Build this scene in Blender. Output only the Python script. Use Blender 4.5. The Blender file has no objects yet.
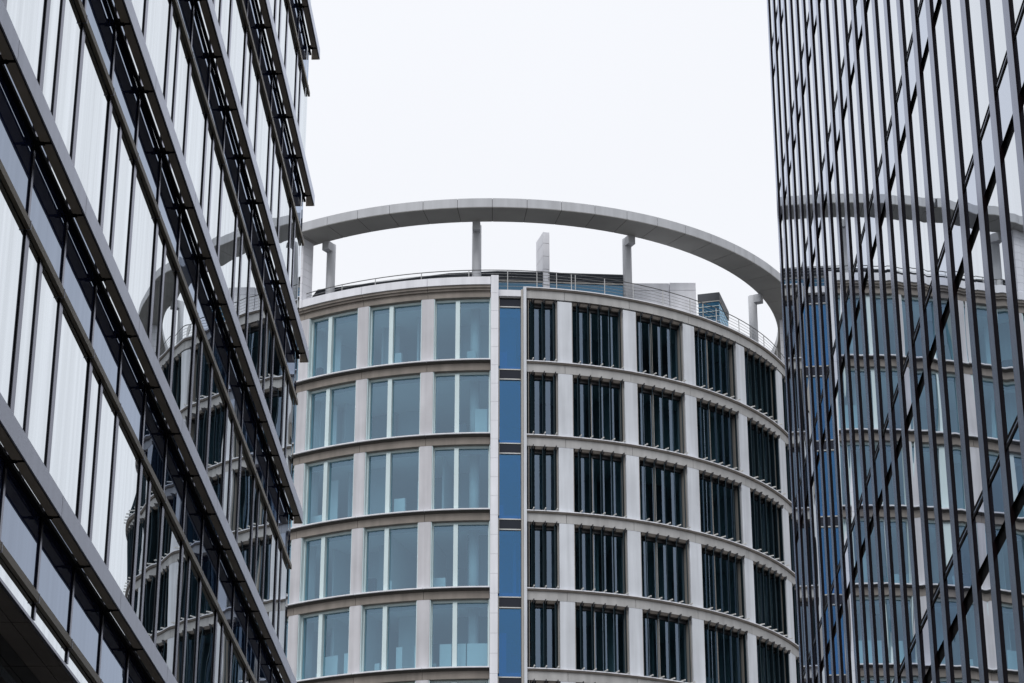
import bpy, bmesh, math, random
from mathutils import Vector, Matrix
random.seed(7)
R = math.radians
sc = bpy.context.scene
COL = sc.collection

# ------------------------------------------------------------------ camera
F_PX, VX, VY = 2348.0, 583.0, 1345.0
PITCH = math.atan((VY - 341.5) / F_PX)
YAW = math.atan2((VX - 512) / F_PX, 1 / math.cos(PITCH))
cam_d = bpy.data.cameras.new('camera')
cam_d.sensor_width = 36.0
cam_d.lens = F_PX * 36.0 / 1024.0
cam_d.clip_start = 0.1
cam_d.clip_end = 5000
cam = bpy.data.objects.new('camera', cam_d)
COL.objects.link(cam)
cam.location = (0, 0, 0)
cam.rotation_euler = (math.pi / 2 + PITCH, 0, YAW)
sc.camera = cam
GROUND = -1.6                      # eye height above the paving

# ------------------------------------------------------------------ light
SUN_EL, SUN_AZ = 50.0, 196.0       # azimuth clockwise from +Y (the street axis)
w = bpy.data.worlds.new('World')
sc.world = w
w.use_nodes = True
nt = w.node_tree
nt.nodes.clear()
N = nt.nodes.new
out = N('ShaderNodeOutputWorld')
bg = N('ShaderNodeBackground')
bg.inputs['Strength'].default_value = 0.1
sky = N('ShaderNodeTexSky')
sky.sky_type = 'NISHITA'
sky.sun_disc = False
sky.sun_elevation = R(SUN_EL)
sky.sun_rotation = R(SUN_AZ)
geo = N('ShaderNodeTexCoord')
sep = N('ShaderNodeSeparateXYZ')
nt.links.new(geo.outputs['Generated'], sep.inputs[0])
ramp = N('ShaderNodeValToRGB')     # overcast: brighter towards the zenith
ramp.color_ramp.elements[0].position = 0.0
ramp.color_ramp.elements[0].color = (0.76, 0.79, 0.84, 1)
ramp.color_ramp.elements[1].position = 1.0
ramp.color_ramp.elements[1].color = (0.94, 0.975, 1.04, 1)
for p_, c_ in ((0.40, (0.93, 0.945, 0.985, 1)), (0.62, (0.945, 0.96, 1.0, 1))):
    e_ = ramp.color_ramp.elements.new(p_)
    e_.color = c_
nt.links.new(sep.outputs[2], ramp.inputs[0])
boost = N('ShaderNodeMapRange')
boost.inputs['From Min'].default_value = 0.55
boost.inputs['From Max'].default_value = 1.0
boost.inputs['To Min'].default_value = 10.55
boost.inputs['To Max'].default_value = 16.0
nt.links.new(sep.outputs[2], boost.inputs['Value'])
cloud = N('ShaderNodeTexNoise')
cloud.inputs['Scale'].default_value = 2.2
cloud.inputs['Detail'].default_value = 5
cm = N('ShaderNodeMapRange')
cm.inputs['From Min'].default_value = 0.3
cm.inputs['From Max'].default_value = 0.7
cm.inputs['To Min'].default_value = 0.965
cm.inputs['To Max'].default_value = 1.02
nt.links.new(geo.outputs['Generated'], cloud.inputs['Vector'])
nt.links.new(cloud.outputs['Fac'], cm.inputs['Value'])
mm = N('ShaderNodeMath'); mm.operation = 'MULTIPLY'
nt.links.new(boost.outputs[0], mm.inputs[0]); nt.links.new(cm.outputs[0], mm.inputs[1])
vm = N('ShaderNodeVectorMath'); vm.operation = 'SCALE'
nt.links.new(ramp.outputs[0], vm.inputs[0]); nt.links.new(mm.outputs[0], vm.inputs['Scale'])
mix = N('ShaderNodeMix'); mix.data_type = 'RGBA'
mix.inputs['Factor'].default_value = 0.93        # cloud cover over the clear sky
nt.links.new(sky.outputs[0], mix.inputs['A']); nt.links.new(vm.outputs[0], mix.inputs['B'])
nt.links.new(mix.outputs['Result'], bg.inputs['Color'])
nt.links.new(bg.outputs[0], out.inputs['Surface'])

sd = bpy.data.lights.new('sun', 'SUN')
sd.energy = 1.35
sd.angle = R(25)
sd.color = (1.0, 0.985, 0.965)
sun = bpy.data.objects.new('sun', sd)
COL.objects.link(sun)
az, el = R(SUN_AZ), R(SUN_EL)
to_sun = Vector((math.sin(az) * math.cos(el), math.cos(az) * math.cos(el), math.sin(el)))
sun.rotation_euler = to_sun.to_track_quat('Z', 'Y').to_euler()
sun.location = (0, -20, 80)

sc.view_settings.view_transform = 'Standard'
sc.view_settings.look = 'None'
sc.view_settings.gamma = 1.0
sc.view_settings.exposure = 0.0
sc.view_settings.use_curve_mapping = False
sc.render.engine = 'CYCLES'
sc.cycles.max_bounces = 10
sc.cycles.transparent_max_bounces = 16
sc.cycles.glossy_bounces = 5
sc.cycles.caustics_reflective = False
sc.cycles.caustics_refractive = False


def proj(p):
    X = math.cos(YAW) * p[0] + math.sin(YAW) * p[1]
    Y = -math.sin(YAW) * p[0] + math.cos(YAW) * p[1]
    d = Y * math.cos(PITCH) + p[2] * math.sin(PITCH)
    u = -Y * math.sin(PITCH) + p[2] * math.cos(PITCH)
    if d < 0.1:
        return None
    return 512 + F_PX * X / d, 341.5 - F_PX * u / d


def view_area(pts):
    """picture area (px) of the clipped bounding box of some points: only used to decide which repeats are worth own objects"""
    q = [proj(p) for p in pts]
    if any(a is None for a in q):
        return 0
    x0, x1 = max(0, min(a[0] for a in q)), min(1024, max(a[0] for a in q))
    y0, y1 = max(0, min(a[1] for a in q)), min(683, max(a[1] for a in q))
    return max(0, x1 - x0) * max(0, y1 - y0)


# ------------------------------------------------------------------ materials
def new_mat(name):
    m = bpy.data.materials.new(name)
    m.use_nodes = True
    m.node_tree.nodes.clear()
    o = m.node_tree.nodes.new('ShaderNodeOutputMaterial')
    return m, m.node_tree, o


def mapped_noise(t, scale, stretch=(1, 1, 1), detail=4, lo=0.0, hi=1.0, coords='Object'):
    tc = t.nodes.new('ShaderNodeTexCoord')
    mp = t.nodes.new('ShaderNodeMapping')
    mp.inputs['Scale'].default_value = stretch
    nz = t.nodes.new('ShaderNodeTexNoise')
    nz.inputs['Scale'].default_value = scale
    nz.inputs['Detail'].default_value = detail
    mr = t.nodes.new('ShaderNodeMapRange')
    mr.inputs['From Min'].default_value = 0.3
    mr.inputs['From Max'].default_value = 0.7
    mr.inputs['To Min'].default_value = lo
    mr.inputs['To Max'].default_value = hi
    t.links.new(tc.outputs[coords], mp.inputs[0])
    t.links.new(mp.outputs[0], nz.inputs['Vector'])
    t.links.new(nz.outputs['Fac'], mr.inputs['Value'])
    return mr.outputs[0], nz


def solid(name, col, rough=0.7, metallic=0.0, var=0.12, scale=0.8, streak=0.1, spec=0.5, bump=0.0):
    """painted/cast surface: mottling plus faint vertical rain streaks"""
    m, t, o = new_mat(name)
    b = t.nodes.new('ShaderNodeBsdfPrincipled')
    b.inputs['Roughness'].default_value = rough
    b.inputs['Metallic'].default_value = metallic
    b.inputs['Specular IOR Level'].default_value = spec
    a1, _ = mapped_noise(t, scale, (1, 1, 1), 6, 1 - var, 1 + var * 0.5)
    a2, _ = mapped_noise(t, 3.0, (1, 1, 0.06), 4, 1 - streak, 1 + streak * 0.4)
    mu = t.nodes.new('ShaderNodeMath'); mu.operation = 'MULTIPLY'
    t.links.new(a1, mu.inputs[0]); t.links.new(a2, mu.inputs[1])
    sv = t.nodes.new('ShaderNodeVectorMath'); sv.operation = 'SCALE'
    sv.inputs[0].default_value = col
    t.links.new(mu.outputs[0], sv.inputs['Scale'])
    t.links.new(sv.outputs[0], b.inputs['Base Color'])
    if bump:
        h, _ = mapped_noise(t, 40, (1, 1, 1), 3)
        bp = t.nodes.new('ShaderNodeBump')
        bp.inputs['Strength'].default_value = bump
        bp.inputs['Distance'].default_value = 0.01
        t.links.new(h, bp.inputs['Height'])
        t.links.new(bp.outputs[0], b.inputs['Normal'])
    t.links.new(b.outputs[0], o.inputs['Surface'])
    return m


def glass(name, f0, tint, behind, see_through=False, rough=0.0, wave=0.0, wave_scale=0.8, streak=0.0, wave_stretch=(1, 1, 0.45)):
    """coated glazing: Schlick reflection over either a see-through tint or an opaque dark backing"""
    m, t, o = new_mat(name)
    lw = t.nodes.new('ShaderNodeLayerWeight')
    lw.inputs['Blend'].default_value = 0.5
    pw = t.nodes.new('ShaderNodeMath'); pw.operation = 'POWER'
    pw.inputs[1].default_value = 5.0
    t.links.new(lw.outputs['Facing'], pw.inputs[0])
    mr = t.nodes.new('ShaderNodeMapRange')
    mr.inputs['To Min'].default_value = f0
    mr.inputs['To Max'].default_value = 1.0
    t.links.new(pw.outputs[0], mr.inputs['Value'])
    g = t.nodes.new('ShaderNodeBsdfGlossy')
    g.inputs['Roughness'].default_value = rough
    g.inputs['Color'].default_value = (*tint, 1)
    if streak:
        a, _ = mapped_noise(t, 7.0, (1, 1, 0.02), 3, 1 - streak, 1.0)
        sv = t.nodes.new('ShaderNodeVectorMath'); sv.operation = 'SCALE'
        sv.inputs[0].default_value = tint
        t.links.new(a, sv.inputs['Scale'])
        t.links.new(sv.outputs[0], g.inputs['Color'])
    if wave:
        h, _ = mapped_noise(t, wave_scale, wave_stretch, 1)
        bp = t.nodes.new('ShaderNodeBump')
        bp.inputs['Strength'].default_value = 1.0
        bp.inputs['Distance'].default_value = wave
        t.links.new(h, bp.inputs['Height'])
        t.links.new(bp.outputs[0], g.inputs['Normal'])
    if see_through:
        d = t.nodes.new('ShaderNodeBsdfTransparent')
    else:
        d = t.nodes.new('ShaderNodeBsdfDiffuse')
    d.inputs['Color'].default_value = (*behind, 1)
    mx = t.nodes.new('ShaderNodeMixShader')
    t.links.new(mr.outputs[0], mx.inputs[0])
    t.links.new(d.outputs[0], mx.inputs[1])
    t.links.new(g.outputs[0], mx.inputs[2])
    t.links.new(mx.outputs[0], o.inputs['Surface'])
    return m


M = {
    # round tower
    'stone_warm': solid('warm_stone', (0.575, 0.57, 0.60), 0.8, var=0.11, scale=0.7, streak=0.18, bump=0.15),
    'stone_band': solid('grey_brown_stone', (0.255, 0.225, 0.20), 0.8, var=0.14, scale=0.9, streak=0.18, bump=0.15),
    'stone_pale': solid('pale_stone', (0.63, 0.655, 0.70), 0.75, var=0.10, scale=0.6, streak=0.18, bump=0.1),
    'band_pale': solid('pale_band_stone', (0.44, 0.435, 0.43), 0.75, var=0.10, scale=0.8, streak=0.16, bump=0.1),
    'ring_shade': solid('ring_underside_shade', (0.32, 0.315, 0.30), 0.6, var=0.12, scale=0.6, streak=0.0),  # darker, warmer than the ring panels: underside shade put into the colour
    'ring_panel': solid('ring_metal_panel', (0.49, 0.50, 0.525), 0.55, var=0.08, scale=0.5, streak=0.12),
    'white_block': solid('white_block', (0.78, 0.785, 0.83), 0.7, var=0.06, scale=0.8, streak=0.12),
    'joint_and_shade': solid('joint_shadow', (0.06, 0.055, 0.05), 0.9, var=0.1),
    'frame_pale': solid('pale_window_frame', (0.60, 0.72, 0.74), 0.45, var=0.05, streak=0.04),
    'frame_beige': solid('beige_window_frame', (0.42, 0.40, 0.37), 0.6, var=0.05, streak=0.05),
    'frame_shaded': solid('shaded_beige_frame', (0.27, 0.255, 0.235), 0.6, var=0.06, streak=0.06),  # beige frame colour darkened to stand for shading by the blades
    'bracket_dark': solid('dark_bracket', (0.045, 0.045, 0.05), 0.5, var=0.1),
    'bracket_pale': solid('pale_bracket', (0.62, 0.62, 0.60), 0.5, var=0.1),
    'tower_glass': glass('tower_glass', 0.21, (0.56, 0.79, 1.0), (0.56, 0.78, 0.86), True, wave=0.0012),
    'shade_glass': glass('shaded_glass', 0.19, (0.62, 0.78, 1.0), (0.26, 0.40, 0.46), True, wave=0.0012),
    'blade_glass': glass('blade_glass', 0.06, (0.5, 0.64, 0.74), (0.012, 0.022, 0.028)),
    'blue_glass': glass('blue_glass', 0.19, (0.28, 0.62, 0.95), (0.14, 0.46, 0.76), True, wave=0.001),
    'blue_panel': glass('blue_panel_glass', 0.10, (0.5, 0.75, 0.95), (0.035, 0.12, 0.21), wave=0.001),
    'dark_panel': glass('dark_panel', 0.03, (0.8, 0.85, 1.0), (0.012, 0.013, 0.018), rough=0.1),
    'rail_steel': solid('rail_steel', (0.40, 0.40, 0.40), 0.35, metallic=0.7, var=0.05),
    'rail_top': solid('rail_handrail', (0.16, 0.16, 0.16), 0.35, metallic=0.5, var=0.05),
    'plaster': solid('interior_plaster', (0.72, 0.73, 0.73), 0.9, var=0.03, streak=0.0),
    'office_wall': solid('interior_back_wall', (0.50, 0.53, 0.54), 0.9, var=0.06, scale=0.4, streak=0.0),
    'carpet': solid('interior_floor', (0.16, 0.16, 0.17), 0.95, var=0.1),
    'blind': solid('roller_blind', (0.20, 0.24, 0.26), 0.9, var=0.04),
    'louvre_dark': solid('louvre_dark', (0.035, 0.042, 0.055), 0.5, var=0.1),
    'roof': solid('roof_gravel', (0.12, 0.12, 0.12), 0.95, var=0.2, scale=6),
    # left block
    'bronze': solid('bronze_soffit', (0.48, 0.42, 0.35), 0.6, var=0.14, scale=2.5, streak=0.05),
    'bronze_bar': solid('bronze_bar', (0.22, 0.185, 0.13), 0.5, var=0.14, scale=2.5, streak=0.05),
    'fascia': glass('fascia_metal', 0.18, (0.82, 0.86, 0.97), (0.27, 0.27, 0.30), rough=0.28, streak=0.08),
    'mullion': glass('anodised_mullion', 0.03, (0.86, 0.88, 1.0), (0.010, 0.009, 0.011), rough=0.16),
    'black': solid('black_gap', (0.006, 0.006, 0.007), 0.9, var=0.1, spec=0.1),
    'block_glass': glass('block_glass', 0.80, (0.92, 0.965, 1.0), (0.05, 0.06, 0.07), wave=0.0010, wave_scale=0.8, streak=0.15, wave_stretch=(1, 0.55, 0.65)),
    'strip_glass': glass('strip_glass', 0.20, (0.73, 0.83, 1.0), (0.022, 0.030, 0.085), wave=0.0008, wave_scale=0.8, streak=0.08),
    'dark_glass': glass('dark_ground_glass', 0.02, (0.8, 0.85, 0.9), (0.006, 0.006, 0.007)),
    'dark_soffit': solid('dark_soffit_panel', (0.22, 0.19, 0.175), 0.5, var=0.25, scale=1.5),
    # right block
    'fin_metal': glass('fin_metal', 0.01, (0.80, 0.85, 1.0), (0.008, 0.005, 0.006), rough=0.16, streak=0.08),
    'mirror_glass': glass('mirror_glass', 0.66, (0.92, 0.96, 1.0), (0.03, 0.035, 0.045), wave=0.0011, wave_scale=0.7, streak=0.05),
    'spandrel_glass': glass('spandrel_glass', 0.48, (0.84, 0.90, 1.0), (0.05, 0.052, 0.075), wave=0.0010, wave_scale=0.6),
    'transom_pale': solid('pale_transom', (0.30, 0.31, 0.34), 0.35, var=0.1),
    'paving': solid('granite_paving', (0.135, 0.132, 0.127), 0.85, var=0.2, scale=3, streak=0.0, bump=0.2),
}


# ------------------------------------------------------------------ mesh helpers
class MB:
    def __init__(s):
        s.v, s.f, s.m, s.mats = [], [], [], []

    def mi(s, mat):
        if mat not in s.mats:
            s.mats.append(mat)
        return s.mats.index(mat)

    def hexa(s, p, mat):
        """p: 8 points, bottom ring then top ring, both counter-clockwise seen from above"""
        n = len(s.v)
        s.v += [tuple(q) for q in p]
        k = s.mi(mat)
        for f in ((3, 2, 1, 0), (4, 5, 6, 7), (0, 1, 5, 4), (1, 2, 6, 5), (2, 3, 7, 6), (3, 0, 4, 7)):
            s.f.append(tuple(n + i for i in f)); s.m.append(k)

    def box(s, x0, x1, y0, y1, z0, z1, mat):
        s.hexa([(x0, y0, z0), (x1, y0, z0), (x1, y1, z0), (x0, y1, z0),
                (x0, y0, z1), (x1, y0, z1), (x1, y1, z1), (x0, y1, z1)], mat)

    def quad(s, p, mat):
        n = len(s.v)
        s.v += [tuple(q) for q in p]
        s.f.append((n, n + 1, n + 2, n + 3)); s.m.append(s.mi(mat))

    def tube(s, pts, r, mat, n=6):
        """round bar through points"""
        k = s.mi(mat)
        rings = []
        for i, p in enumerate(pts):
            a = Vector(pts[max(0, i - 1)]); b = Vector(pts[min(len(pts) - 1, i + 1)])
            d = (b - a).normalized()
            u = d.orthogonal().normalized() if abs(d.z) > 0.9 else d.cross(Vector((0, 0, 1))).normalized()
            v = d.cross(u)
            base = len(s.v)
            for j in range(n):
                t = 2 * math.pi * j / n
                s.v.append(tuple(Vector(p) + u * r * math.cos(t) + v * r * math.sin(t)))
            rings.append(base)
        for a, b in zip(rings, rings[1:]):
            for j in range(n):
                s.f.append((a + j, a + (j + 1) % n, b + (j + 1) % n, b + j)); s.m.append(k)
        s.f.append(tuple(rings[0] + j for j in reversed(range(n)))); s.m.append(k)
        s.f.append(tuple(rings[-1] + j for j in range(n))); s.m.append(k)

    def build(s, name, parent=None, smooth=False):
        me = bpy.data.meshes.new(name)
        me.from_pydata(s.v, [], s.f)
        for a in s.mats:
            me.materials.append(M[a])
        me.polygons.foreach_set('material_index', s.m)
        bm = bmesh.new(); bm.from_mesh(me)
        bmesh.ops.recalc_face_normals(bm, faces=bm.faces)
        bm.to_mesh(me); bm.free()
        if smooth:
            me.polygons.foreach_set('use_smooth', [True] * len(me.polygons))
        me.update()
        o = bpy.data.objects.new(name, me)
        COL.objects.link(o)
        if parent is not None:
            o.parent = parent
        return o


def thing(name, label, cat, group=None):
    o = bpy.data.objects.new(name, None)
    COL.objects.link(o)
    o.empty_display_size = 1.0
    o['label'] = label
    o['category'] = cat
    if group:
        o['group'] = group
    return o


# ------------------------------------------------------------------ ground
g = MB()
g.quad([(-2500, -2500, GROUND), (2500, -2500, GROUND), (2500, 2500, GROUND), (-2500, 2500, GROUND)], 'paving')
go = g.build('ground')
go['kind'] = 'structure'

# ================================================================== round tower
CX, CY, H = -4.33, 117.91, 3.70
ROOF = 46.18
tower = thing('round_office_tower', 'pale round office tower with curved stone bands, crowned by an open ring on columns', 'office tower')


def P(r, th, z):
    t = R(th)
    return (CX + r * math.sin(t), CY - r * math.cos(t), z)


def arc(mb, r0, r1, t0, t1, z0, z1, mat, step=1.5, r1b=None):
    """curved block between two radii, two bearings and two heights; r1b: outer radius at its bottom"""
    if r1b is None:
        r1b = r1
    n = max(1, math.ceil(abs(t1 - t0) / step - 1e-6))
    for i in range(n):
        a, b = t0 + (t1 - t0) * i / n, t0 + (t1 - t0) * (i + 1) / n
        k = mb.mi(mat)
        base = len(mb.v)
        mb.v += [P(r1b, a, z0), P(r1b, b, z0), P(r0, b, z0), P(r0, a, z0),
                 P(r1, a, z1), P(r1, b, z1), P(r0, b, z1), P(r0, a, z1)]
        fs = [(3, 2, 1, 0), (4, 5, 6, 7), (0, 1, 5, 4), (2, 3, 7, 6)]
        if i == 0:
            fs.append((3, 0, 4, 7))
        if i == n - 1:
            fs.append((1, 2, 6, 5))
        for f in fs:
            mb.f.append(tuple(base + q for q in f)); mb.m.append(k)


# bays: (pillar right edge, next pillar left edge)
LEFT_BAYS = [(-7.73, 1.76), (-19.13, -9.76), (-30.75, -21.07), (-42.4, -32.7), (-54.2, -44.4), (-66.0, -56.2), (-78, -68)]
RIGHT_BAYS = [(7.95, 12.90), (15.35, 24.48), (26.87, 36.42), (38.92, 49.40), (51.95, 63.6), (66.8, 77.0), (80.0, 90.0)]
FLOORS = [ROOF - H * k for k in range(1, 7)]          # ledge heights of the six storeys one can see
RL, RR = 16.62, 16.50                                  # ledge radii, left and right of the glazed strip
PL, PR = 16.39, 16.36                                  # pillar radii
GR = 16.05                                             # glass radius

# structural core and slabs
s = MB()
for k in range(0, 13):
    z = ROOF - H * k
    arc(s, 9.0, 15.75, 0, 360, z - 0.45, z - 0.06, 'plaster', 6)
s.build('floor_slab', tower)
s = MB()
arc(s, 8.6, 9.0, 0, 360, GROUND, ROOF - 0.45, 'office_wall', 6)
s.build('core_wall', tower)
# lower storeys and the far half that the street cannot see: plain curved wall with openings left dark
s = MB()
for k in range(7, 13):
    z = ROOF - H * k
    arc(s, 15.75, 16.1, 0, 360, max(GROUND, z - 0.0), z + H - 0.6, 'dark_panel', 5)
    arc(s, 15.75, 16.42, 0, 360, z + H - 0.6, z + H - 0.03, 'stone_band', 3)
for k in range(1, 7):
    z = ROOF - H * k
    arc(s, 15.75, 16.1, 91, 281, z, z + H - 0.6, 'dark_panel', 5)
s.build('rear_wall', tower)

# floor bands: ledge on top, recessed stone band below, cut at the pillar axes
jl = [3.0 - 1.24] + [-8.75, -20.1, -31.72, -43.4, -55.2, -67.0, -79]
jr = [7.62] + [14.1, 25.7, 37.7, 50.7, 65.2, 78.5, 91]
for k in range(0, 7):
    z = ROOF - H * k
    s = MB()
    roofline = (k == 0)
    for a, b in zip(jl, jl[1:]):
        gap = 0.035
        a2, b2 = b + gap, a - gap
        if roofline:
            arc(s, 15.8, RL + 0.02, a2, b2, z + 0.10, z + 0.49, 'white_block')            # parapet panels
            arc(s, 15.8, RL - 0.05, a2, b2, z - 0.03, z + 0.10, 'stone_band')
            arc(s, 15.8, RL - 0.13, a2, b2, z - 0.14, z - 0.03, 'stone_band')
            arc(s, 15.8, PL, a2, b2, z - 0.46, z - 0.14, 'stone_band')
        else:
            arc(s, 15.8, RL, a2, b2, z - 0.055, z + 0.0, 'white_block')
            arc(s, 15.8, RL - 0.10, a2, b2, z - 0.15, z - 0.055, 'joint_and_shade', r1b=RL - 0.16)  # shadow under the ledge, painted as a near-black strip
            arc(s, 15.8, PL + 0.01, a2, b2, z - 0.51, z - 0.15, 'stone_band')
        arc(s, 15.75, PL - 0.05, b - gap, b + gap, z - 0.455, z - 0.1, 'joint_and_shade')
    for a, b in zip(jr, jr[1:]):
        gap = 0.03
        z = ROOF - H * k + (0.08 if roofline else 0)
        arc(s, 15.8, RR, a + (0 if a == jr[0] else gap), b - gap, z - 0.045, z, 'white_block', 1.2)
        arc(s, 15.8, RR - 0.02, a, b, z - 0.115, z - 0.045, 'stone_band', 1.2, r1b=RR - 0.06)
        arc(s, 15.8, PR + 0.01, a + gap, b - gap, z - 0.54, z - 0.115, 'band_pale', 1.2)
        arc(s, 15.75, PR - 0.05, b - gap, b + gap, z - 0.53, z - 0.1, 'joint_and_shade')
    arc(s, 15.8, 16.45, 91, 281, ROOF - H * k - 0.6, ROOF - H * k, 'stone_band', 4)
    s.build('floor_band', tower)

# pillars: one per bay and storey, each its own piece of stone
def pillar(t0, t1, r, z, mat):
    s = MB()
    arc(s, 15.7, r, t0, t1, z, z + H - (0.51 if t0 < 3 else 0.54) + (0.04 if z > 42 and t0 < 3 else 0), mat, 1.2)
    return s

for z in FLOORS:
    L = [b for b in LEFT_BAYS]
    for i in range(len(L) - 1):
        pillar(L[i + 1][1], L[i][0], PL, z, 'stone_warm').build('pillar', tower)
    RB = RIGHT_BAYS
    for i in range(len(RB) - 1):
        pillar(RB[i][1] + 0.02, RB[i + 1][0], PR, z, 'stone_pale').build('pillar', tower)


# left windows: pale frame, two panes, no blades
def left_window(t0, t1, z, rnd):
    zt = z + H - 0.51 + (0.045 if z > 42 else 0)
    s = MB()
    fr = 'frame_pale'
    d0, d1 = GR - 0.12, GR + 0.10
    jw = 0.30
    arc(s, d0, PL - 0.03, t0 + 0.01, t0 + 0.14, z + 0.001, zt, fr)               # reveal linings
    arc(s, d0, PL - 0.03, t1 - 0.14, t1 - 0.01, z + 0.001, zt, fr)
    arc(s, d0, d1, t0 + 0.14, t0 + jw, z + 0.10, zt - 0.12, fr)
    arc(s, d0, d1, t1 - jw, t1 - 0.14, z + 0.10, zt - 0.12, fr)
    arc(s, d0, d1 + 0.06, t0 + 0.14, t1 - 0.14, z + 0.001, z + 0.10, fr)         # sill
    arc(s, d0, d1, t0 + 0.14, t1 - 0.14, zt - 0.12, zt - 0.001, fr)              # head
    tm = t0 + (t1 - t0) * 0.418
    arc(s, d0, d1 + 0.10, tm - 0.36, tm + 0.36, z + 0.10, zt - 0.12, fr)         # mullion
    w_ = s.build('window', tower)
    for a, b in ((t0 + jw, tm - 0.36), (tm + 0.36, t1 - jw)):
        q = MB()
        jit = rnd.uniform(-0.004, 0.004)
        q.quad([P(GR + jit, a, z + 0.10), P(GR - jit, b, z + 0.10), P(GR - jit, b, zt - 0.12), P(GR + jit, a, zt - 0.12)], 'tower_glass')
        q.build('pane', w_)
    q = MB()                                                                      # blind box and part-drawn blind behind the head
    drop = rnd.choice((0.16, 0.16, 0.2, 0.3))
    arc(q, 15.90, 15.92, t0 + jw, t1 - jw, zt - 0.12 - drop, zt - 0.06, 'blind', 3)
    q.build('roller_blind', w_)
    return w_


# right windows: beige frame, dark panes behind upright glass blades on brackets
def right_window(t0, t1, z, rnd, short=False):
    zt = z + H - 0.54
    s = MB()
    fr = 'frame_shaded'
    d0, d1 = GR - 0.12, GR + 0.04
    arc(s, d0, PR - 0.10, t1 - 0.24, t1 - 0.01, z + 0.001, zt, fr)
    arc(s, d0, PR - 0.02, t0 + 0.01, t0 + 0.12, z + 0.001, zt, fr)
    arc(s, d0, d1, t0 + 0.12, t1 - 0.24, z + 0.001, z + 0.09, fr)
    arc(s, d0, d1, t0 + 0.12, t1 - 0.24, zt - 0.26, zt - 0.001, 'bracket_dark')
    cells = [(t0 + 0.12, t1 - 0.24)]
    if not short:
        tm = t0 + (t1 - t0) * 0.38
        arc(s, d0, d1 - 0.03, tm - 0.14, tm + 0.14, z + 0.09, zt - 0.2, 'frame_beige')
        cells = [(t0 + 0.12, tm - 0.14), (tm + 0.14, t1 - 0.24)]
    w_ = s.build('window', tower)
    for a, b in cells:
        q = MB()
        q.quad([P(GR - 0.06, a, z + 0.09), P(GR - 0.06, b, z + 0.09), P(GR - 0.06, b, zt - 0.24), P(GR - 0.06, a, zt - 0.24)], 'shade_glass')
        q.build('pane', w_)
    br, ft = MB(), MB()
    arc(ft, 16.10, 16.13, t0 + 0.15, t1 - 0.15, z + 0.04, z + 0.07, 'bracket_pale')
    arc(br, 16.10, 16.13, t0 + 0.15, t1 - 0.15, zt - 0.15, zt - 0.03, 'bracket_dark')
    n = 3 if short else 5 if t1 - t0 < 10 else 6
    first = t0 + (0.75 if short else 1.15)
    pitch = (t1 - 0.45 - first) / (n - 1)
    for i in range(n):
        t = first + pitch * i
        if not short and abs(t - tm) < 0.25:
            t += 0.35
        # blade: a dark glass plate standing on edge, turned a little off the radius
        ang = R(35 + rnd.uniform(-3, 3))
        c0 = Vector(P(16.26, t, 0)); rad = Vector((math.sin(R(t)), -math.cos(R(t)), 0)); tan = Vector((math.cos(R(t)), math.sin(R(t)), 0))
        dr = rad * math.cos(ang) - tan * math.sin(ang)
        nn = Vector((-dr.y, dr.x, 0)) * 0.009
        h = dr * 0.175
        a = [c0 - h - nn, c0 + h - nn, c0 + h + nn, c0 - h + nn]
        z0, z1 = z + 0.10, zt - 0.10
        bl = MB()
        bl.hexa([(p.x, p.y, z0) for p in a] + [(p.x, p.y, z1) for p in a], 'blade_glass')
        bl.build('sun_blade', w_)
        # foot arm and head bracket
        arc(ft, 16.10, 16.64, t - 0.10, t + 0.06, z + 0.03, z + 0.085, 'bracket_pale')
        arc(br, 16.10, 16.50, t - 0.06, t + 0.06, zt - 0.16, zt + 0.03, 'bracket_dark', r1b=16.44)
        # pale sloping plate hung between this bracket and the next
        ta, tb = t - pitch + 0.2, t - 0.10
        ta = max(ta, t0 + 0.15)
        arc(br, 16.15, 16.38, ta + 0.15, tb - 0.1, zt - 0.13, zt - 0.015, 'stone_band', r1b=16.30)
    w_['label'] = 'dark window behind upright tinted glass blades'
    ft.build('foot_bracket', w_)
    br.build('head_bracket', w_)
    return w_


rnd = random.Random(3)
for z in FLOORS:
    for a, b in LEFT_BAYS[:6]:
        left_window(a, b, z, rnd)
    for i, (a, b) in enumerate(RIGHT_BAYS[:6]):
        right_window(a, b, z, rnd, short=(i == 0))

# white block pier beside the blue glazed strip
s = MB()
z = ROOF + 0.58
while z > 20:
    arc(s, 15.7, 16.62, 1.79, 3.02, z - 0.915, z, 'white_block')
    z -= 0.925
arc(s, 15.7, 16.60, 1.80, 3.01, 20, ROOF + 0.57, 'joint_and_shade')
s.build('block_pier', tower)
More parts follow.
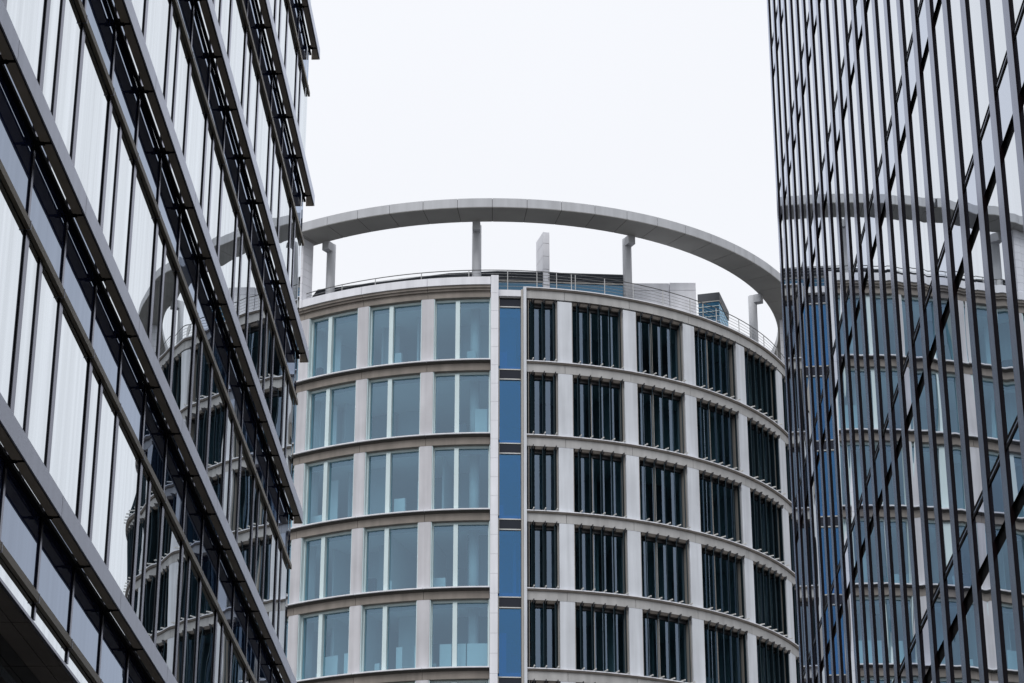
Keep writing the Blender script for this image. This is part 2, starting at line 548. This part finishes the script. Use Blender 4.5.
# right jamb of the strip with its curved cap
s = MB()
arc(s, 15.7, 16.44, 6.78, 7.10, 20, ROOF - 0.05, 'frame_beige')
arc(s, 15.7, 16.54, 7.13, 7.60, 20, ROOF - 0.10, 'stone_pale')
arc(s, 15.7, 16.54, 7.13, 7.60, ROOF - 0.10, ROOF + 0.06, 'stone_pale', r1b=16.54)
arc(s, 15.7, 16.40, 3.05, 6.76, ROOF - 0.40, ROOF - 0.08, 'white_block')
s.build('strip_surround', tower)
for z in [ROOF] + FLOORS:
    s = MB()
    arc(s, 15.9, 16.22, 3.10, 6.74, z - 0.91, z - 0.86, 'bracket_pale')
    arc(s, 15.9, 16.22, 3.10, 6.74, z - 0.42, z - 0.37, 'bracket_pale')
    arc(s, 15.9, 16.25, 3.06, 3.24, z - 3.93, z - 0.36, 'frame_beige')
    w_ = s.build('window', tower)
    w_['label'] = 'narrow blue glazed window with a dark spandrel'
    q = MB(); arc(q, 15.9, 16.18, 3.10, 6.74, z - 0.86, z - 0.42, 'dark_panel'); q.build('spandrel', w_)
    q = MB(); arc(q, 16.10, 16.15, 3.24, 6.74, z - 4.07, z - 0.91, 'blue_glass', 5); q.build('pane', w_)

# interior seen through the left panes: columns, desks' screens, partitions
for t in (-33.2, -1.15, 29.0, -61, 59):
    s = MB()
    for k in range(1, 7):
        z = ROOF - H * k
        c = P(14.75, t, 0)
        s.tube([(c[0], c[1], z - 0.05), (c[0], c[1], z + H - 0.45)], 0.24, 'plaster', 14)
    s.build('interior_column', tower, smooth=True)
s = MB()
zb = FLOORS[5]
z5 = FLOORS[4]
for t0, t1, r in ((-6.6, -4.6, 15.5), (-4.3, -2.2, 15.5), (-2.0, 1.4, 15.5), (-14.2, -13.1, 15.4), (-11.0, -10.0, 15.4), (-29.5, -25.5, 15.2), (-24.0, -22.5, 15.3)):
    arc(s, r - 0.05, r, t0, t1, z5 - 0.06, z5 + 1.35, 'plaster', 3)
for t0, t1, r, f, h in ((-16.5, -15.5, 15.2, 3, 0.9), (-1.0, 1.2, 15.2, 1, 1.7), (-28.8, -27, 15.0, 2, 2.6), (-29.4, -28, 14.9, 1, 2.8), (-29.3, -27.6, 14.9, 0, 2.8), (-12, -10.6, 14.4, 2, 2.2), (-40, -36, 15.2, 2, 1.4), (3.0, 4.6, 15.6, 0, 0.75), (3.0, 4.5, 15.6, 4, 1.8), (3.1, 4.0, 15.6, 2, 0.5)):
    arc(s, r - 0.05, r, t0, t1, FLOORS[f] - 0.06, FLOORS[f] + h, 'plaster', 3)
ri = random.Random(21)
for z in FLOORS:                                   # room walls at different depths behind the panes
    t = -70.0
    while t < 72:
        wd = ri.uniform(3.0, 9.0)
        if ri.random() < 0.62:
            r = ri.uniform(11.0, 14.2)
            arc(s, r - 0.08, r, t, t + wd, z - 0.05, z + H - 0.46, ri.choice(('plaster', 'office_wall', 'office_wall', 'blind')), 4)
        if ri.random() < 0.5:                      # cross wall running inwards
            arc(s, 11.0, ri.uniform(13.5, 15.3), t, t + 0.35, z - 0.05, z + H - 0.46, 'plaster')
        if ri.random() < 0.35:                     # cupboards and screens under the windows
            a0 = t + ri.uniform(0, 3)
            arc(s, 15.1, 15.3, a0, a0 + ri.uniform(0.8, 3), z - 0.05, z + ri.uniform(0.5, 1.2), ri.choice(('plaster', 'office_wall', 'louvre_dark')), 3)
        t += wd
s.build('interior_partition', tower)

# roof deck, penthouse, slab, boxes
s = MB()
arc(s, 0.1, 15.9, 0, 360, ROOF - 0.06, ROOF, 'roof', 6)
s.build('roof_deck', tower)
PZ = 48.20
PH = [(-15.5, 113.0), (-12.6, 105.9), (-6.0, 104.15), (-3.6, 103.95), (2.95, 104.6)]


def wall_run(mb, pts, off, z0, z1, mat, depth=0.3):
    """straight wall segments along pts, outer face pushed out by off"""
    for (xa, ya), (xb, yb) in zip(pts, pts[1:]):
        d = Vector((xb - xa, yb - ya)).normalized()
        n = Vector((d.y, -d.x))
        a0, b0 = Vector((xa, ya)) + n * off, Vector((xb, yb)) + n * off
        a1, b1 = Vector((xa, ya)) - n * depth, Vector((xb, yb)) - n * depth
        mb.hexa([(*a0, z0), (*b0, z0), (*b1, z0), (*a1, z0), (*a0, z1), (*b0, z1), (*b1, z1), (*a1, z1)], mat)


s = MB()
wall_run(s, PH, 0.0, 47.72, PZ, 'louvre_dark')
for i in range(4):
    wall_run(s, PH, 0.05, 47.76 + i * 0.115, 47.79 + i * 0.115, 'louvre_dark', -0.002)
wall_run(s, PH, 0.02, 47.64, 47.70, 'frame_beige')
wall_run(s, PH, -0.04, ROOF, 47.64, 'blue_panel')
arc(s, 8, 12.5, -62, 20, ROOF, PZ - 0.03, 'roof', 6)
s.build('penthouse', tower)


def rotbox(mb, c, w_, d, z0, z1, ang, mat):
    ca, sa = math.cos(R(ang)), math.sin(R(ang))
    pts = []
    for x, y in ((0, 0), (w_, 0), (w_, d), (0, d)):
        pts.append((c[0] + x * ca - y * sa, c[1] + x * sa + y * ca))
    mb.hexa([(x, y, z0) for x, y in pts] + [(x, y, z1) for x, y in pts], mat)


# tall stair wall standing through the penthouse
s = MB()
c = P(14.15, 12.1, 0)
zs = [ROOF + 0.02, 47.5, 48.35, 49.05, 49.75, 50.36]
for a, b in zip(zs, zs[1:]):
    rotbox(s, c, 0.32, 1.25, a, b - 0.02, 17, 'white_block')
rotbox(s, (c[0] + 0.01, c[1] + 0.02), 0.28, 1.1, zs[0], zs[-1] - 0.05, 17, 'joint_and_shade')
s.build('stair_wall', tower)
# pale plant box and the glazed corner box
s = MB()
bx = P(14.2, 31.0, 0)
for x0, x1 in ((0.0, 1.85), (1.87, 3.15)):
    for z0, z1 in ((ROOF + 0.02, 47.86), (47.88, 48.27)):
        ca = (bx[0] + x0, bx[1], 0)
        rotbox(s, ca, x1 - x0, 2.0, z0, z1, 2, 'white_block')
s.build('plant_box', tower)
s = MB()
c = P(14.0, 50.0, 0)
rotbox(s, c, 1.12, 2.6, 48.62, 49.05, -14, 'louvre_dark')
rotbox(s, c, 1.12, 2.6, 48.56, 48.61, -14, 'frame_beige')
rotbox(s, (c[0] + 0.03, c[1] + 0.03), 1.06, 2.5, ROOF, 48.56, -14, 'blue_panel')
rotbox(s, (c[0] + 0.22, c[1] - 0.02), 0.06, 0.1, ROOF, 48.56, -14, 'frame_beige')
for i in range(6):
    rotbox(s, (c[0], c[1]), 1.09, 2.56, 46.9 + i * 0.28, 46.93 + i * 0.28, -14, 'frame_pale')
s.build('glazed_box', tower)

# crown ring of panels on columns with radial beams
s = MB()
RZ0, RZ1 = 50.12, 50.61
for i in range(64):
    a = 1.95 + i * 5.625
    arc(s, 15.50, 17.07, a + 0.035, a + 5.625 - 0.035, RZ0 + 0.03, RZ1, 'ring_panel', 1.9)
    arc(s, 15.505, 17.06, a + 0.045, a + 5.625 - 0.045, RZ0, RZ0 + 0.028, 'ring_shade', 1.9)
arc(s, 15.53, 17.035, 0, 360, RZ0 + 0.012, RZ1 - 0.03, 'joint_and_shade', 2)
s.build('crown_ring', tower)
for t in (-29.9, -0.9, 27.95, 65.3, 105, 145, 185, 225, 270):
    s = MB()
    c = P(15.1, t, 0)
    s.tube([(c[0], c[1], ROOF - 0.02), (c[0], c[1], 50.10)], 0.225, 'ring_panel', 16)
    o = s.build('crown_column', tower, smooth=True)
    s = MB()
    dt = 0.18 / 15.1 * 57.3
    arc(s, 15.20, 15.62, t - dt, t + dt, 49.68, 50.115, 'ring_panel')
    s.build('beam', o)
# tiled pier under the ring
for t0, t1 in ((-34.8, -32.35), (78.0, 81.5)):
    s = MB()
    nz_ = 9
    for i in range(nz_):
        z0 = ROOF + 0.28 + (RZ0 - ROOF - 0.28) * i / nz_; z1 = ROOF + 0.28 + (RZ0 - ROOF - 0.28) * (i + 1) / nz_
        tm = (t0 + t1) / 2
        arc(s, 15.70, 16.48, t0, tm - 0.025, z0 + 0.006, z1 - 0.006, 'white_block')
        arc(s, 15.70, 16.48, tm + 0.025, t1, z0 + 0.006, z1 - 0.006, 'white_block')
    arc(s, 15.72, 16.46, t0 + 0.06, t1 - 0.06, ROOF, RZ0 - 0.002, 'joint_and_shade')
    s.build('ring_pier', tower)

# roof railing: handrail, wires and posts
s = MB()
for zz, r_, m_ in ((47.26, 0.022, 'rail_top'), (47.08, 0.010, 'rail_steel'), (46.92, 0.010, 'rail_steel'), (46.76, 0.010, 'rail_steel'), (46.60, 0.010, 'rail_steel'), (46.42, 0.010, 'rail_steel')):
    s.tube([P(16.1, t, zz) for t in range(-75, 96, 2)], r_, m_, 6)
for i, t in enumerate((-72, -64, -56, -48, -40, -27.5, -24.9, -18.5, -10.2, -2.0, 4.6, 9.6, 13.0, 15.6, 16.3, 21.6, 27.0, 33, 39, 45.5, 52, 56, 61, 67.5, 74, 82)):
    p0, p1 = P(16.1, t, ROOF - 0.05), P(16.1, t, 47.24)
    s.tube([p0, p1], 0.022, 'rail_steel', 6)
s.build('roof_railing', tower)

# ================================================================== left block with ledges
XG, XL = -5.20, -5.00
left = thing('ledged_office_block', 'glass office block on the left with slanting rows of projecting metal ledges', 'office building', None)
ZL = [7.43, 10.71, 13.93, 17.15, 20.46, 23.74, 27.01]
BAY, YB0, YEND_G, YEND_L = 1.579, 20.04, 40.86, 41.02
YNEAR = YB0 - BAY * 5
XBACK = -17.0
BASE = 6.37

s = MB()
s.box(XBACK, XG - 0.06, YNEAR, YEND_G - 0.05, BASE + 0.12, ZL[-1] + 0.9, 'dark_soffit')
s.build('building_body', left)
# overhang soffit and dark recessed ground floor
s = MB()
for i in range(-5, 14):
    y0 = YB0 + BAY * i
    for x0, x1 in ((-5.40, -5.225), (-5.60, -5.41)):
        s.box(x0, x1, y0 + 0.012, min(y0 + BAY, YEND_G) - 0.012, BASE, BASE + 0.1, 'dark_soffit')
s.box(-5.225, -5.19, YNEAR, YEND_G, BASE - 0.02, BASE + 0.012, 'mullion')
s.build('soffit', left)
s = MB()
s.box(XBACK, -5.64, YNEAR, YEND_G - 0.3, GROUND, BASE + 0.115, 'dark_glass')
for i in range(-5, 14):
    y0 = YB0 + BAY * i
    s.box(-5.64, -5.60, y0 - 0.04, y0 + 0.04, GROUND, BASE - 0.28, 'bronze')
s.box(-5.639, -5.59, YNEAR, YEND_G - 0.3, BASE - 0.28, BASE - 0.005, 'dark_glass')
s.build('ground_floor', left)

# ledges: dark soffit beam with brackets, pale fascia plate in front
for k, z in enumerate(ZL):
    s = MB()
    ys = [YB0 + BAY * i for i in range(-5, 14)] + [YEND_L]
    for a, b in zip(ys, ys[1:]):
        s.box(XL - 0.125, XL - 0.030, a + 0.02, b - 0.02, z + 0.004, z + 0.05, 'bronze')
    s.box(XL - 0.105, XL - 0.02, YNEAR, YEND_L - 0.03, z + 0.014, z + 0.04, 'black')
    for a in ys[:-1]:
        s.box(XG + 0.036, XL - 0.09, a - 0.03, a + 0.03, z - 0.010, z + 0.06, 'black')
        s.box(XL - 0.125, XL - 0.02, a - 0.010, a + 0.010, z - 0.006, z + 0.01, 'black')
    s.box(XG + 0.004, XG + 0.046, YNEAR, YEND_G - 0.02, z + 0.0, z + 0.04, 'black')           # inner rail against the glass
    s.box(XG + 0.03, XL - 0.02, YEND_L - 0.03, YEND_L, z + 0.0, z + 0.20, 'bronze')
    lo = s.build('ledge', left)
    f = MB()
    fy = [YB0 + BAY * i for i in range(-5, 15, 2)]
    fy[-1] = min(fy[-1], YEND_L)
    if fy[-1] < YEND_L:
        fy.append(YEND_L)
    for a, b in zip(fy, fy[1:]):
        f.hexa([(XL - 0.016, a + 0.006, z), (XL, a + 0.006, z), (XL, b - 0.006, z), (XL - 0.016, b - 0.006, z),
                (XL - 0.016, a + 0.006, z + 0.23), (XL - 0.003, a + 0.006, z + 0.23), (XL - 0.003, b - 0.006, z + 0.23), (XL - 0.016, b - 0.006, z + 0.23)], 'fascia')
    f.build('fascia', lo)
    # small upright rail at the ledge's far end
    r_ = MB()
    for dy in (0.15, 0.70):
        r_.tube([(XL - 0.10, YEND_L - dy, z + 0.2), (XL - 0.10, YEND_L - dy, z + 0.42)], 0.012, 'bronze', 6)
    r_.tube([(XL - 0.10, YEND_L - 0.9, z + 0.42), (XL - 0.10, YEND_L - 0.1, z + 0.42)], 0.012, 'bronze', 6)
    r_.build('end_rail', lo)

# bars below the ledges
BARZ = [0.865] + [0.925] * 6
for k, z in enumerate(ZL):
    s = MB()
    ys = [YB0 + BAY * i for i in range(-5, 14)] + [YEND_G + 0.02]
    for a, b in zip(ys, ys[1:]):
        s.box(XG + 0.004, XG + 0.046, a + 0.008, b - 0.008, z - BARZ[k], z - BARZ[k] + 0.085, 'bronze_bar')
    for a in ys[:-1]:
        s.box(XG + 0.004, XG + 0.052, a - 0.005, a + 0.005, z - BARZ[k] - 0.006, z - BARZ[k] + 0.09, 'fascia')
    s.build('bar', left)

# glazing: one window per bay and storey
rl = random.Random(11)


def left_bay(i, k, parent):
    """one bay of one storey: lower pane(s), upper strip pane, flat cover mullions; parent None = all in one mesh"""
    z = ZL[k]
    y0 = YB0 + BAY * i
    y1 = min(y0 + BAY, YEND_G)
    zb = ZL[k - 1] + 0.02 if k else BASE + 0.034
    e = 0.0007
    D = 0.0115
    zbar = z - BARZ[k]
    win = None

    def put(name):
        return MB() if parent is not None else REST

    def done(mb, name):
        nonlocal win
        if parent is None:
            return
        o = mb.build(name, win if win is not None else parent)
        if win is None:
            win = o

    def pane(a, b, z0, z1, mat, t, name):
        mb = put(name)
        d = [rl.uniform(-t, t) for _ in range(2)]
        d[1] -= 0.0024 * (b - a); d[0] += 0.0008     # panes sit a hair out of the facade plane
        w_ = rl.uniform(-t, t) * 0.5
        mb.quad([(XG + d[0] - 0.002, a, z0), (XG + d[1] - 0.002, b, z0), (XG + d[1] + w_ - 0.002, b, z1), (XG + d[0] + w_ - 0.002, a, z1)], mat)
        done(mb, name)

    def mull(a, z0, z1, wd, name='mullion'):
        mb = put(name)
        mb.box(XG + 0.001, XG + D, a, a + wd, z0, z1, 'mullion')
        done(mb, name)
    split = i % 2 == 0 and y1 - y0 > 1 and k > 0
    ym = y0 + 0.625
    pane(ym if split else y0, y1, zb - 0.02, zbar + 0.05, 'block_glass', e, 'window')
    pane(y0, y1, zbar + 0.05, z + 0.24, 'strip_glass', e, 'upper_pane')
    if split:
        pane(y0, ym, zb - 0.02, zbar + 0.05, 'block_glass', e * 0.6, 'vent_pane')
        mull(ym, zb, zbar - 0.001, 0.115)
    if i < 13:
        mull(y0, zb, zbar - 0.001, 0.14 if k else 0.06)
        mull(y0 + 0.01, zbar + 0.086, z - 0.002, 0.07)


cells = []
for k in range(len(ZL)):
    for i in range(-5, 14):
        y0 = YB0 + BAY * i
        y1 = min(y0 + BAY, YEND_G)
        zb = ZL[k - 1] if k else BASE
        a = view_area([(XG, y0, zb), (XG, y1, zb), (XG, y1, ZL[k]), (XG, y0, ZL[k])])
        cells.append((a, i, k))
cells.sort(key=lambda c: -c[0])
REST = MB()
for n, (a, i, k) in enumerate(cells):
    left_bay(i, k, left if a > 0 and n < 98 else None)
o = REST.build('window_glazing', left)
o['kind'] = 'stuff'
s = MB()
s.box(XBACK, XL, YNEAR, YEND_L, ZL[-1] + 0.9, ZL[-1] + 1.1, 'fascia')
s.build('roof_edge', left)

# ================================================================== right block with fins
XR = 4.33
right = thing('finned_office_block', 'dark glass office block on the right with close vertical fins mirroring the round tower', 'office building')
FP, FY0, FW, FD = 1.0845, 19.96, 0.285, 0.024
K0, KH = 0.55, 3.44
NF0, NF1 = -6, 22
RY0, RY1 = FY0 + FP * NF0, FY0 + FP * NF1 + FW
RTOP = K0 + KH * 9 + 0.5
s = MB()
s.box(XR + 0.05, XR + 14, RY0, RY1 - 0.01, GROUND, RTOP - 0.05, 'black')
s.box(XR + 0.002, XR + 14, RY1 - 0.01, RY1, GROUND, RTOP, 'fin_metal')
s.build('building_body', right)
s = MB()
s.box(XR - FD - 0.02, XR + 14, RY0, RY1 + 0.02, RTOP, RTOP + 0.4, 'fin_metal')
s.build('roof_edge', right)
for i in range(NF0, NF1 + 1):
    y = FY0 + FP * i
    s = MB()
    s.box(XR - FD, XR + 0.04, y, y + FW, GROUND, RTOP - 0.001, 'fin_metal')
    s.build('fin', right)


def right_bay(i, k, parent):
    """one bay of one storey: tall pane, spandrel pane, black slot below it and the double transom between"""
    y0, y1 = FY0 + FP * (i - 1) + FW, FY0 + FP * i
    z = K0 + KH * k
    e = 0.0007
    win = None

    def pane(z0, z1, mat, name):
        nonlocal win
        mb = MB() if parent is not None else REST
        d = [rl.uniform(-e, e) for _ in range(3)]
        mb.quad([(XR + d[0], y0, z0), (XR + d[1], y1, z0), (XR + d[1] + d[2], y1, z1), (XR + d[0] + d[2], y0, z1)], mat)
        if parent is not None:
            o = mb.build(name, win or parent)
            win = win or o
    pane(z + 0.893, z + KH, 'mirror_glass', 'window')
    pane(z + 0.20, z + 0.79, 'spandrel_glass', 'spandrel')
    mb = MB() if parent is not None else REST
    mb.box(XR + 0.03, XR + 0.049, y0, y1, z, z + 0.20, 'black')
    if parent is not None:
        mb.build('slot', win)
        mb = MB()
    mb.box(XR - 0.008, XR + 0.04, y0, y1, z + 0.79, z + 0.828, 'black')
    mb.box(XR - 0.004, XR + 0.04, y0, y1, z + 0.828, z + 0.862, 'fin_metal')
    mb.box(XR - 0.008, XR + 0.04, y0, y1, z + 0.862, z + 0.893, 'black')
    if parent is not None:
        mb.build('transom', win)


cells = []
for k in range(0, 9):
    for i in range(NF0 + 1, NF1 + 1):
        y0, y1 = FY0 + FP * (i - 1) + FW, FY0 + FP * i
        z = K0 + KH * k
        a = view_area([(XR, y0, z), (XR, y1, z), (XR, y1, z + KH), (XR, y0, z + KH)])
        cells.append((a, i, k))
cells.sort(key=lambda c: -c[0])
REST = MB()
for n, (a, i, k) in enumerate(cells):
    right_bay(i, k, right if a > 0 and n < 98 else None)
o = REST.build('window_glazing', right)
o['kind'] = 'stuff'
s = MB()
s.box(XR - FD, XR + 0.05, RY0, RY1, GROUND, K0 - 0.001, 'fin_metal')
s.build('plinth', right)
